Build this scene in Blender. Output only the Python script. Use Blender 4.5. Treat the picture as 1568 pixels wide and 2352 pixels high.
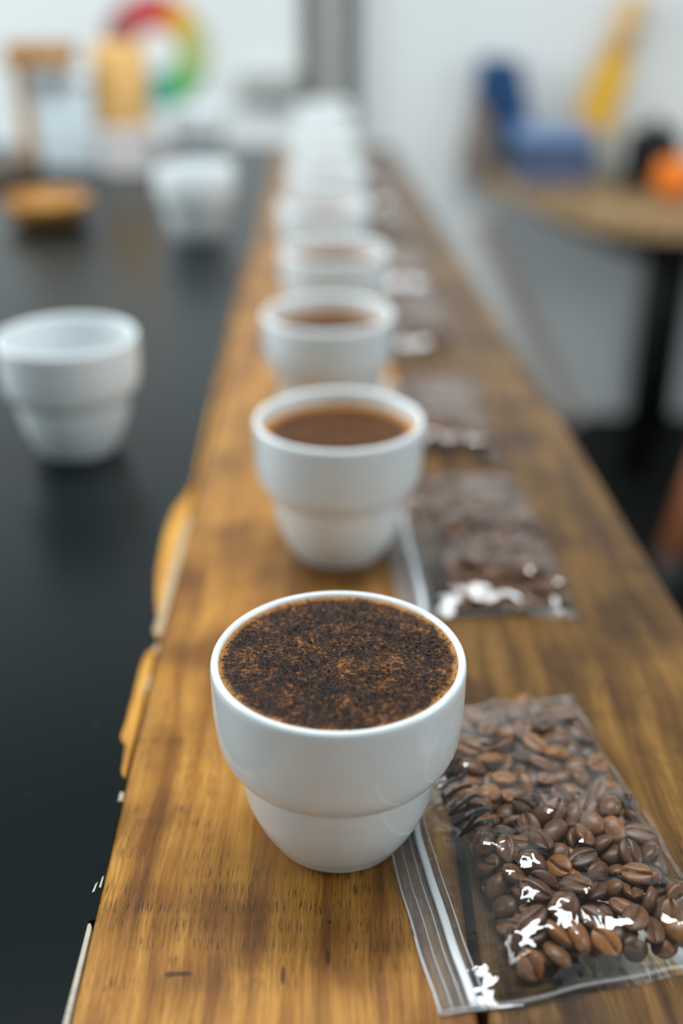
import bpy, bmesh, math, random
import numpy as np
from mathutils import Vector, Matrix, Quaternion

for o in list(bpy.data.objects):
    bpy.data.objects.remove(o)
SC = bpy.context.scene
COL = SC.collection
PI = math.pi

# ------------------------------------------------------------------ camera
cam_d = bpy.data.cameras.new('camera')
cam = bpy.data.objects.new('camera', cam_d)
COL.objects.link(cam)
cam.location = (0, 0, 0.3013)
cam.rotation_euler = (PI / 2 - 0.4672, 0, 0)
cam_d.sensor_fit = 'VERTICAL'
cam_d.sensor_height = 36.0
cam_d.lens = 39.68
cam_d.clip_start = 0.01
cam_d.dof.use_dof = True
cam_d.dof.focus_distance = 0.397
cam_d.dof.aperture_fstop = 2.55
SC.camera = cam

# ------------------------------------------------------------------ light
world = bpy.data.worlds.new('world')
SC.world = world
world.use_nodes = True
wb = world.node_tree.nodes['Background']
wb.inputs[0].default_value = (0.77, 0.90, 0.95, 1)
wb.inputs[1].default_value = 0.50

def area(name, loc, target, sx, sy, power, col):
    d = bpy.data.lights.new(name, 'AREA')
    d.shape = 'RECTANGLE'
    d.size = sx
    d.size_y = sy
    d.energy = power
    d.color = col
    o = bpy.data.objects.new(name, d)
    COL.objects.link(o)
    o.location = loc
    o.rotation_euler = (Vector(target) - Vector(loc)).to_track_quat('-Z', 'Y').to_euler()
    return o
area('window_daylight', (-2.4, 1.4, 0.95), (0.3, 1.7, 0.0), 2.2, 1.3, 48, (0.90, 0.97, 1.0))
area('fill_right', (2.5, 0.1, 1.0), (0, 0.9, 0.0), 1.4, 1.0, 20, (0.92, 0.97, 1.0))  # added fill light, kept to the right so bag fronts don't mirror it
area('ceiling_lamp', (-0.05, 0.85, 1.84), (-0.05, 0.95, 0), 1.7, 0.5, 50, (0.90, 0.97, 1.0))

SC.cycles.adaptive_threshold = 0.04
SC.cycles.max_bounces = 5
SC.cycles.diffuse_bounces = 2
SC.cycles.glossy_bounces = 2
SC.cycles.transparent_max_bounces = 12
SC.cycles.caustics_reflective = False
SC.cycles.caustics_refractive = False

SC.view_settings.view_transform = 'Standard'
SC.view_settings.look = 'None'
SC.view_settings.gamma = 1
SC.view_settings.exposure = 0.15
SC.view_settings.use_curve_mapping = False

# ------------------------------------------------------------------ helpers
def link(o, parent=None):
    COL.objects.link(o)
    if parent is not None:
        o.parent = parent
    return o

def tag(o, label=None, cat=None, group=None, kind=None):
    if label: o['label'] = label
    if cat: o['category'] = cat
    if group: o['group'] = group
    if kind: o['kind'] = kind
    return o

def empty(name, loc=(0, 0, 0), rz=0.0):
    o = bpy.data.objects.new(name, None)
    o.empty_display_size = 0.02
    o.location = loc
    o.rotation_euler = (0, 0, rz)
    return link(o)

def mesh_obj(name, me, mat, parent=None, smooth=True):
    if mat is not None:
        me.materials.clear()
        me.materials.append(mat)
    if smooth:
        for p in me.polygons: p.use_smooth = True
    return link(bpy.data.objects.new(name, me), parent)

def from_bm(name, bm, mat, parent=None, smooth=True):
    bmesh.ops.recalc_face_normals(bm, faces=bm.faces)
    me = bpy.data.meshes.new(name)
    bm.to_mesh(me)
    bm.free()
    return mesh_obj(name, me, mat, parent, smooth)

def lathe(bm, prof, n=64, center=(0, 0, 0)):
    """prof: list of (r, z) revolved about z; r = 0 closes the end."""
    rings = []
    for r, z in prof:
        if r < 1e-7:
            rings.append([bm.verts.new((center[0], center[1], center[2] + z))])
        else:
            rings.append([bm.verts.new((center[0] + r * math.cos(2 * PI * k / n), center[1] + r * math.sin(2 * PI * k / n), center[2] + z)) for k in range(n)])
    for a, b in zip(rings, rings[1:]):
        for k in range(n):
            k2 = (k + 1) % n
            if len(a) == 1 and len(b) == 1: continue
            if len(a) == 1: bm.faces.new((a[0], b[k], b[k2]))
            elif len(b) == 1: bm.faces.new((a[k], a[k2], b[0]))
            else: bm.faces.new((a[k], a[k2], b[k2], b[k]))

def smooth_prof(pts, sub=5):
    """Catmull-Rom through profile points."""
    p = [Vector(q) for q in pts]
    out = []
    for i in range(len(p) - 1):
        a = p[max(i - 1, 0)]; b = p[i]; c = p[i + 1]; d = p[min(i + 2, len(p) - 1)]
        for k in range(sub):
            t = k / sub
            v = 0.5 * ((2 * b) + (c - a) * t + (2 * a - 5 * b + 4 * c - d) * t * t + (3 * b - a - 3 * c + d) * t ** 3)
            out.append((max(v.x, 0), v.y))
    out.append((p[-1].x, p[-1].y))
    return out

def add_box(bm, x0, x1, y0, y1, z0, z1, bev=0.0):
    vs = [bm.verts.new(c) for c in ((x0,y0,z0),(x1,y0,z0),(x1,y1,z0),(x0,y1,z0),(x0,y0,z1),(x1,y0,z1),(x1,y1,z1),(x0,y1,z1))]
    fs = [bm.faces.new([vs[i] for i in f]) for f in ((0,3,2,1),(4,5,6,7),(0,1,5,4),(1,2,6,5),(2,3,7,6),(3,0,4,7))]
    if bev:
        es = list({e for f in fs for e in f.edges})
        bmesh.ops.bevel(bm, geom=es, offset=bev, segments=3, profile=0.5, affect='EDGES')

def box_obj(name, c, mat, parent=None, bev=0.0, smooth=False):
    bm = bmesh.new()
    add_box(bm, *c, bev=bev)
    return from_bm(name, bm, mat, parent, smooth)

def add_prism(bm, pts, z0, z1, bev=0.0):
    """outline pts (x, y) counter-clockwise extruded from z0 to z1"""
    lo = [bm.verts.new((x, y, z0)) for x, y in pts]
    hi = [bm.verts.new((x, y, z1)) for x, y in pts]
    n = len(pts)
    bm.faces.new(lo[::-1]); top = bm.faces.new(hi)
    for k in range(n):
        bm.faces.new((lo[k], lo[(k + 1) % n], hi[(k + 1) % n], hi[k]))
    if bev:
        bmesh.ops.bevel(bm, geom=list(top.edges), offset=bev, segments=2, profile=0.5, affect='EDGES')

def add_tube(bm, pts, r, n=8):
    rs = r if isinstance(r, (list, tuple)) else [r] * len(pts)
    pts = [Vector(p) for p in pts]
    rings = []
    for i, p in enumerate(pts):
        t = (pts[min(i + 1, len(pts) - 1)] - pts[max(i - 1, 0)]).normalized()
        s = t.cross(Vector((0, 0, 1)))
        if s.length < 1e-4: s = t.cross(Vector((0, 1, 0)))
        s.normalize()
        w = s.cross(t)
        rings.append([bm.verts.new(p + rs[i] * (math.cos(2 * PI * k / n) * s + math.sin(2 * PI * k / n) * w)) for k in range(n)])
    for a, b in zip(rings, rings[1:]):
        for k in range(n):
            bm.faces.new((a[k], a[(k + 1) % n], b[(k + 1) % n], b[k]))
    bm.faces.new(rings[0][::-1]); bm.faces.new(rings[-1])

# ------------------------------------------------------------------ materials
def nodes(name):
    m = bpy.data.materials.new(name)
    m.use_nodes = True
    nt = m.node_tree
    return m, nt, nt.nodes, nt.links, nt.nodes['Principled BSDF']

def plain(name, col, rough=0.5, spec=0.5, metal=0.0, coat=0.0, vary=0.06, scale=40.0):
    """one colour with a slight procedural mottling"""
    m, nt, N, L, b = nodes(name)
    tc = N.new('ShaderNodeTexCoord')
    nz = N.new('ShaderNodeTexNoise'); nz.inputs['Scale'].default_value = scale; nz.inputs['Detail'].default_value = 1
    rp = N.new('ShaderNodeValToRGB')
    rp.color_ramp.elements[0].position = 0.3; rp.color_ramp.elements[1].position = 0.7
    rp.color_ramp.elements[0].color = tuple(c * (1 - vary) for c in col) + (1,)
    rp.color_ramp.elements[1].color = tuple(min(1, c * (1 + vary)) for c in col) + (1,)
    L.new(tc.outputs['Object'], nz.inputs['Vector']); L.new(nz.outputs['Fac'], rp.inputs['Fac']); L.new(rp.outputs['Color'], b.inputs['Base Color'])
    b.inputs['Roughness'].default_value = rough
    b.inputs['Specular IOR Level'].default_value = spec
    b.inputs['Metallic'].default_value = metal
    b.inputs['Coat Weight'].default_value = coat
    return m

def mixc(N, L, fac, a, b, blend='MIX'):
    x = N.new('ShaderNodeMix'); x.data_type = 'RGBA'; x.blend_type = blend
    for s, v in ((0, fac), (6, a), (7, b)):
        if hasattr(v, 'is_output'): L.new(v, x.inputs[s])
        else: x.inputs[s].default_value = v if s == 0 else (tuple(v) + (1,))[:4]
    return x.outputs[2]

def ramp(N, L, src, stops, interp='LINEAR'):
    r = N.new('ShaderNodeValToRGB'); r.color_ramp.interpolation = interp
    e = r.color_ramp.elements
    while len(e) < len(stops): e.new(0.5)
    for k, (p, c) in enumerate(stops):
        e[k].position = p
        e[k].color = (c, c, c, 1) if isinstance(c, (int, float)) else tuple(c) + (1,)
    L.new(src, r.inputs['Fac'])
    return r.outputs['Color']

def noise(N, L, vec, scale, detail=4, rough=0.5, dist=0.0):
    n = N.new('ShaderNodeTexNoise')
    n.inputs['Scale'].default_value = scale; n.inputs['Detail'].default_value = detail
    n.inputs['Roughness'].default_value = rough; n.inputs['Distortion'].default_value = dist
    L.new(vec, n.inputs['Vector'])
    return n.outputs['Fac']

def mapping(N, L, src, scale=(1, 1, 1), loc=(0, 0, 0), rot=(0, 0, 0)):
    m = N.new('ShaderNodeMapping')
    m.inputs['Scale'].default_value = scale; m.inputs['Location'].default_value = loc; m.inputs['Rotation'].default_value = rot
    L.new(src, m.inputs['Vector'])
    return m.outputs[0]

def math_n(N, L, op, a, b=0.0, clamp=False):
    m = N.new('ShaderNodeMath'); m.operation = op; m.use_clamp = clamp
    for k, v in enumerate((a, b)):
        if hasattr(v, 'is_output'): L.new(v, m.inputs[k])
        else: m.inputs[k].default_value = v
    return m.outputs[0]

def bump(N, L, b, h, strength, dist):
    n = N.new('ShaderNodeBump'); n.inputs['Strength'].default_value = strength; n.inputs['Distance'].default_value = dist
    L.new(h, n.inputs['Height']); L.new(n.outputs[0], b.inputs['Normal'])

def wood(name, light, mid, dark, rough=0.36, rz=0.0, seed=0.0, marks=(), pore=0.8, freq=1.0):
    m, nt, N, L, b = nodes(name)
    tc = N.new('ShaderNodeTexCoord')
    v0 = mapping(N, L, tc.outputs['Object'], (1, 1, 1), (seed, seed * 1.7, seed), (0, 0, rz))
    # gentle waviness of the grain
    wv = noise(N, L, mapping(N, L, v0, (9, 9, 9)), 1.0, 2)
    off = N.new('ShaderNodeCombineXYZ'); L.new(math_n(N, L, 'MULTIPLY', math_n(N, L, 'SUBTRACT', wv, 0.5), 0.012), off.inputs[0])
    ad = N.new('ShaderNodeVectorMath'); ad.operation = 'ADD'; L.new(v0, ad.inputs[0]); L.new(off.outputs[0], ad.inputs[1])
    v = ad.outputs[0]
    band = noise(N, L, mapping(N, L, v, (120 * freq, 5.0, 20)), 1.0, 3, 0.6)
    blot = noise(N, L, mapping(N, L, v, (22, 16, 10)), 1.0, 2, 0.55, 0.0)
    fine = noise(N, L, mapping(N, L, v, (1000 * freq, 26, 60)), 1.0, 2, 0.6)
    col = ramp(N, L, band, [(0.30, dark), (0.47, mid), (0.66, light)])
    col = mixc(N, L, ramp(N, L, blot, [(0.36, 0.7), (0.56, 0.0)]), col, mixc(N, L, 0.75, col, dark, 'MULTIPLY'))
    col = mixc(N, L, ramp(N, L, blot, [(0.30, 0.5), (0.44, 0.0)]), col, dark)
    col = mixc(N, L, ramp(N, L, fine, [(0.35, 0.45), (0.6, 0.0)]), col, dark)
    # open pores: short dark dashes along the grain
    pr = noise(N, L, mapping(N, L, v, (3300 * freq, 120, 60), (3.1, 1.7, 0)), 1.0, 1, 0.5)
    pg = noise(N, L, mapping(N, L, v, (30, 26, 20), (7.7, 2.2, 0)), 1.0, 1)
    pm = math_n(N, L, 'MULTIPLY', ramp(N, L, pr, [(0.37, 1.0), (0.425, 0.0)]), ramp(N, L, pg, [(0.36, 0.1), (0.56, 1.0)]))
    col = mixc(N, L, math_n(N, L, 'MULTIPLY', pm, pore), col, (0.028, 0.012, 0.006))
    for (mx, my, sx, sy) in marks:
        mp = mapping(N, L, tc.outputs['Object'], (1 / sx, 1 / sy, 0), (-mx / sx, -my / sy, 0))
        ln = N.new('ShaderNodeVectorMath'); ln.operation = 'LENGTH'; L.new(mp, ln.inputs[0])
        col = mixc(N, L, ramp(N, L, ln.outputs['Value'], [(0.55, 0.8), (1.0, 0.0)]), col, (0.03, 0.012, 0.006))
    L.new(col, b.inputs['Base Color'])
    b.inputs['Roughness'].default_value = rough
    rg = math_n(N, L, 'ADD', math_n(N, L, 'MULTIPLY', fine, 0.2), rough - 0.1)
    L.new(rg, b.inputs['Roughness'])
    if pore > 0.5: bump(N, L, b, math_n(N, L, 'SUBTRACT', 1.0, pm), 0.35, 0.0004)
    b.inputs['Specular IOR Level'].default_value = 0.35
    return m

M = {}
M['plank_a'] = wood('honey_oak', (0.54, 0.265, 0.050), (0.39, 0.170, 0.027), (0.14, 0.048, 0.008), 0.32, 0.012, 0.0,
                    marks=((-0.0560, 0.2614, 0.0022, 0.0016), (-0.0520, 0.2617, 0.0042, 0.0013), (-0.0045, 0.2683, 0.0012, 0.0044), (-0.0041, 0.2836, 0.0010, 0.0011), (-0.0191, 0.2611, 0.0010, 0.0048)))
M['plank_b'] = wood('brown_oak', (0.26, 0.130, 0.030), (0.150, 0.070, 0.015), (0.045, 0.019, 0.005), 0.32, -0.03, 4.3, pore=0.9, freq=0.8)
M['board_wood'] = wood('bare_board', (0.72, 0.37, 0.06), (0.62, 0.30, 0.045), (0.45, 0.20, 0.03), 0.5, 0.0, 9.1, pore=0.4)
M['side_wood'] = wood('side_table_oak', (0.55, 0.38, 0.20), (0.46, 0.30, 0.15), (0.30, 0.18, 0.08), 0.5, PI / 2, 2.2, pore=0.3)
M['amber_wood'] = wood('amber_wood', (0.62, 0.32, 0.08), (0.52, 0.25, 0.055), (0.34, 0.15, 0.03), 0.45, 0.0, 5.0, pore=0.2)
M['dark_wood'] = wood('dark_wood', (0.10, 0.05, 0.02), (0.07, 0.033, 0.012), (0.03, 0.014, 0.006), 0.5, 0.0, 6.0, pore=0.2)
M['stool_wood'] = wood('stool_wood', (0.66, 0.26, 0.12), (0.55, 0.20, 0.09), (0.40, 0.13, 0.06), 0.5, 0.0, 7.0, pore=0.2)

def black_paint():
    m, nt, N, L, b = nodes('black_table_paint')
    tc = N.new('ShaderNodeTexCoord')
    o = tc.outputs['Object']
    br = noise(N, L, mapping(N, L, o, (420, 30, 60)), 1.0, 2, 0.6)
    big = noise(N, L, o, 6.0, 2)
    col = ramp(N, L, big, [(0.3, (0.0024, 0.0052, 0.0057)), (0.7, (0.0042, 0.0072, 0.0074))])
    # pale flecks where the paint is scuffed
    vo = N.new('ShaderNodeTexVoronoi'); vo.inputs['Scale'].default_value = 95.0; L.new(o, vo.inputs['Vector'])
    fl = math_n(N, L, 'MULTIPLY', ramp(N, L, vo.outputs['Distance'], [(0.03, 1.0), (0.075, 0.0)]), ramp(N, L, noise(N, L, o, 34.0, 2), [(0.60, 0.0), (0.66, 1.0)]))
    col = mixc(N, L, math_n(N, L, 'MULTIPLY', fl, 0.55), col, (0.35, 0.33, 0.28))
    L.new(col, b.inputs['Base Color'])
    b.inputs['Roughness'].default_value = 0.27
    b.inputs['Specular IOR Level'].default_value = 0.22
    bump(N, L, b, br, 0.12, 0.0005)
    return m
M['paint'] = black_paint()
M['tan_filler'] = plain('tan_filler', (0.42, 0.30, 0.17), 0.7, scale=300, vary=0.15)
M['filler'] = plain('off_white_filler', (0.42, 0.36, 0.28), 0.7, scale=300, vary=0.12)
M['shadow_gap'] = plain('dark_gap_timber', (0.012, 0.011, 0.010), 0.9, 0.1)
M['porcelain'] = plain('white_porcelain', (0.76, 0.81, 0.82), 0.14, 0.5, coat=0.15, vary=0.01)
M['black_metal'] = plain('black_metal', (0.005, 0.006, 0.006), 0.5, 0.25)
M['wall_paint'] = plain('white_wall_paint', (0.80, 0.82, 0.81), 0.7, 0.3, vary=0.015, scale=3)
M['floor'] = plain('dark_floor', (0.0055, 0.0065, 0.0058), 0.6, 0.15, vary=0.25, scale=8)

def coffee_mat(name, foam):
    m, nt, N, L, b = nodes(name)
    tc = N.new('ShaderNodeTexCoord'); o = tc.outputs['Object']
    fl = N.new('ShaderNodeVectorMath'); fl.operation = 'MULTIPLY'; fl.inputs[1].default_value = (1, 1, 0); L.new(o, fl.inputs[0])
    ln = N.new('ShaderNodeVectorMath'); ln.operation = 'LENGTH'; L.new(fl.outputs[0], ln.inputs[0])
    rad = math_n(N, L, 'ADD', ln.outputs['Value'], math_n(N, L, 'MULTIPLY', math_n(N, L, 'SUBTRACT', noise(N, L, o, 160, 4), 0.5), 0.006))
    if foam:
        cells = N.new('ShaderNodeTexVoronoi'); cells.inputs['Scale'].default_value = 1050; L.new(o, cells.inputs['Vector'])
        n1 = noise(N, L, o, 620, 5, 0.7)
        n2 = noise(N, L, o, 75, 4, 0.6)
        mixv = math_n(N, L, 'ADD', math_n(N, L, 'MULTIPLY', n1, 0.75), math_n(N, L, 'MULTIPLY', n2, 0.38))
        col = ramp(N, L, mixv, [(0.46, (0.008, 0.0035, 0.0025)), (0.58, (0.038, 0.0135, 0.005)), (0.64, (0.14, 0.050, 0.010)), (0.73, (0.36, 0.14, 0.028))])
        dk = ramp(N, L, cells.outputs['Distance'], [(0.12, 0.85), (0.38, 0.0)])
        col = mixc(N, L, dk, col, (0.009, 0.004, 0.003))
        crema = mixc(N, L, ramp(N, L, n1, [(0.38, 1.0), (0.46, 0.0)]), (0.46, 0.20, 0.05), (0.05, 0.018, 0.006))
        col = mixc(N, L, ramp(N, L, math_n(N, L, 'MULTIPLY', rad, 20.0), [(0.785, 0.0), (0.83, 1.0)]), col, crema)
        bump(N, L, b, math_n(N, L, 'ADD', n1, math_n(N, L, 'MULTIPLY', cells.outputs['Distance'], 0.8)), 0.9, 0.0008)
        b.inputs['Roughness'].default_value = 0.32
    else:
        n2 = noise(N, L, o, 60, 4, 0.6)
        col = ramp(N, L, n2, [(0.35, (0.058, 0.021, 0.0065)), (0.7, (0.095, 0.036, 0.0105))])
        col = mixc(N, L, ramp(N, L, math_n(N, L, 'MULTIPLY', rad, 20.0), [(0.70, 0.0), (0.80, 1.0)]), col, (0.42, 0.17, 0.026))
        bump(N, L, b, noise(N, L, o, 500, 4), 0.3, 0.0004)
        b.inputs['Roughness'].default_value = 0.38
    L.new(col, b.inputs['Base Color'])
    b.inputs['Specular IOR Level'].default_value = 0.2 if foam else 0.1
    return m
M['foam'] = coffee_mat('coffee_crust', True)
M['brew'] = coffee_mat('brewed_coffee', False)
M['grounds'] = plain('wet_coffee_grounds', (0.014, 0.0055, 0.003), 0.25, 0.3, vary=0.7, scale=900)
M['bubble'] = plain('dark_bubble', (0.020, 0.008, 0.004), 0.08, 0.6, vary=0.3, scale=500)

def bean_mat():
    m, nt, N, L, b = nodes('roasted_bean')
    tc = N.new('ShaderNodeTexCoord'); oi = N.new('ShaderNodeObjectInfo')
    n = noise(N, L, tc.outputs['Object'], 520, 3, 0.65)
    base = ramp(N, L, oi.outputs['Random'], [(0.0, (0.085, 0.035, 0.016)), (0.4, (0.135, 0.057, 0.023)), (0.8, (0.20, 0.085, 0.031)), (1.0, (0.34, 0.135, 0.035))])
    col = mixc(N, L, ramp(N, L, n, [(0.35, 0.6), (0.6, 0.0)]), base, mixc(N, L, 1.0, base, (0.55, 0.5, 0.48), 'MULTIPLY'))
    L.new(col, b.inputs['Base Color'])
    b.inputs['Roughness'].default_value = 0.42
    b.inputs['Specular IOR Level'].default_value = 0.45
    return m
M['bean'] = bean_mat()

def film_mat():
    m = bpy.data.materials.new('clear_plastic_film')
    m.use_nodes = True
    nt = m.node_tree; N = nt.nodes; L = nt.links
    N.clear()
    out = N.new('ShaderNodeOutputMaterial')
    tc = N.new('ShaderNodeTexCoord'); o = tc.outputs['Object']
    # fine creases in the film
    w1 = noise(N, L, mapping(N, L, o, (260, 90, 60), (0, 0, 0), (0, 0, 0.5)), 1.0, 1, 0.6, 0.5)
    w2 = noise(N, L, mapping(N, L, o, (70, 150, 60), (3, 1, 0), (0, 0, -0.4)), 1.0, 1, 0.6, 0.8)
    bp = N.new('ShaderNodeBump'); bp.inputs['Strength'].default_value = 0.22; bp.inputs['Distance'].default_value = 0.0016
    L.new(math_n(N, L, 'ADD', w1, w2), bp.inputs['Height'])
    tr = N.new('ShaderNodeBsdfTransparent'); tr.inputs[0].default_value = (0.975, 0.98, 0.975, 1)
    gl = N.new('ShaderNodeBsdfGlossy'); gl.inputs['Roughness'].default_value = 0.04
    gl.inputs['Color'].default_value = (1, 1, 1, 1)
    L.new(bp.outputs[0], gl.inputs['Normal'])
    # Schlick reflectance, the same from either side of the thin sheet
    ge = N.new('ShaderNodeNewGeometry')
    dt = N.new('ShaderNodeVectorMath'); dt.operation = 'DOT_PRODUCT'
    L.new(ge.outputs['Incoming'], dt.inputs[0]); L.new(bp.outputs[0], dt.inputs[1])
    oc = math_n(N, L, 'SUBTRACT', 1.0, math_n(N, L, 'ABSOLUTE', dt.outputs['Value']), True)
    fres = math_n(N, L, 'ADD', math_n(N, L, 'MULTIPLY', math_n(N, L, 'POWER', oc, 4.2), 0.93), 0.065, True)
    df = N.new('ShaderNodeBsdfDiffuse'); df.inputs[0].default_value = (0.85, 0.85, 0.83, 1)
    haze = N.new('ShaderNodeMixShader'); haze.inputs[0].default_value = 0.008
    L.new(tr.outputs[0], haze.inputs[1]); L.new(df.outputs[0], haze.inputs[2])
    mx = N.new('ShaderNodeMixShader')
    L.new(fres, mx.inputs[0]); L.new(haze.outputs[0], mx.inputs[1]); L.new(gl.outputs[0], mx.inputs[2])
    L.new(mx.outputs[0], out.inputs[0])
    return m
M['film'] = film_mat()

def milky(name, alpha):
    m = bpy.data.materials.new(name)
    m.use_nodes = True
    nt = m.node_tree; N = nt.nodes; L = nt.links
    b = N['Principled BSDF']
    tc = N.new('ShaderNodeTexCoord')
    n = noise(N, L, mapping(N, L, tc.outputs['Object'], (400, 40, 40)), 1.0, 3)
    L.new(ramp(N, L, n, [(0.3, (0.70, 0.73, 0.76)), (0.7, (0.85, 0.87, 0.89))]), b.inputs['Base Color'])
    b.inputs['Roughness'].default_value = 0.25
    b.inputs['Alpha'].default_value = alpha
    return m
M['zip'] = milky('milky_zip_plastic', 0.85)
M['ridge'] = milky('clear_ridge_plastic', 0.45)
M['seal'] = milky('sealed_plastic_edge', 0.10)
M['band'] = milky('frosted_zip_band', 0.06)
M['ink'] = plain('black_marker_ink', (0.006, 0.006, 0.007), 0.5, 0.3)

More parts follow.
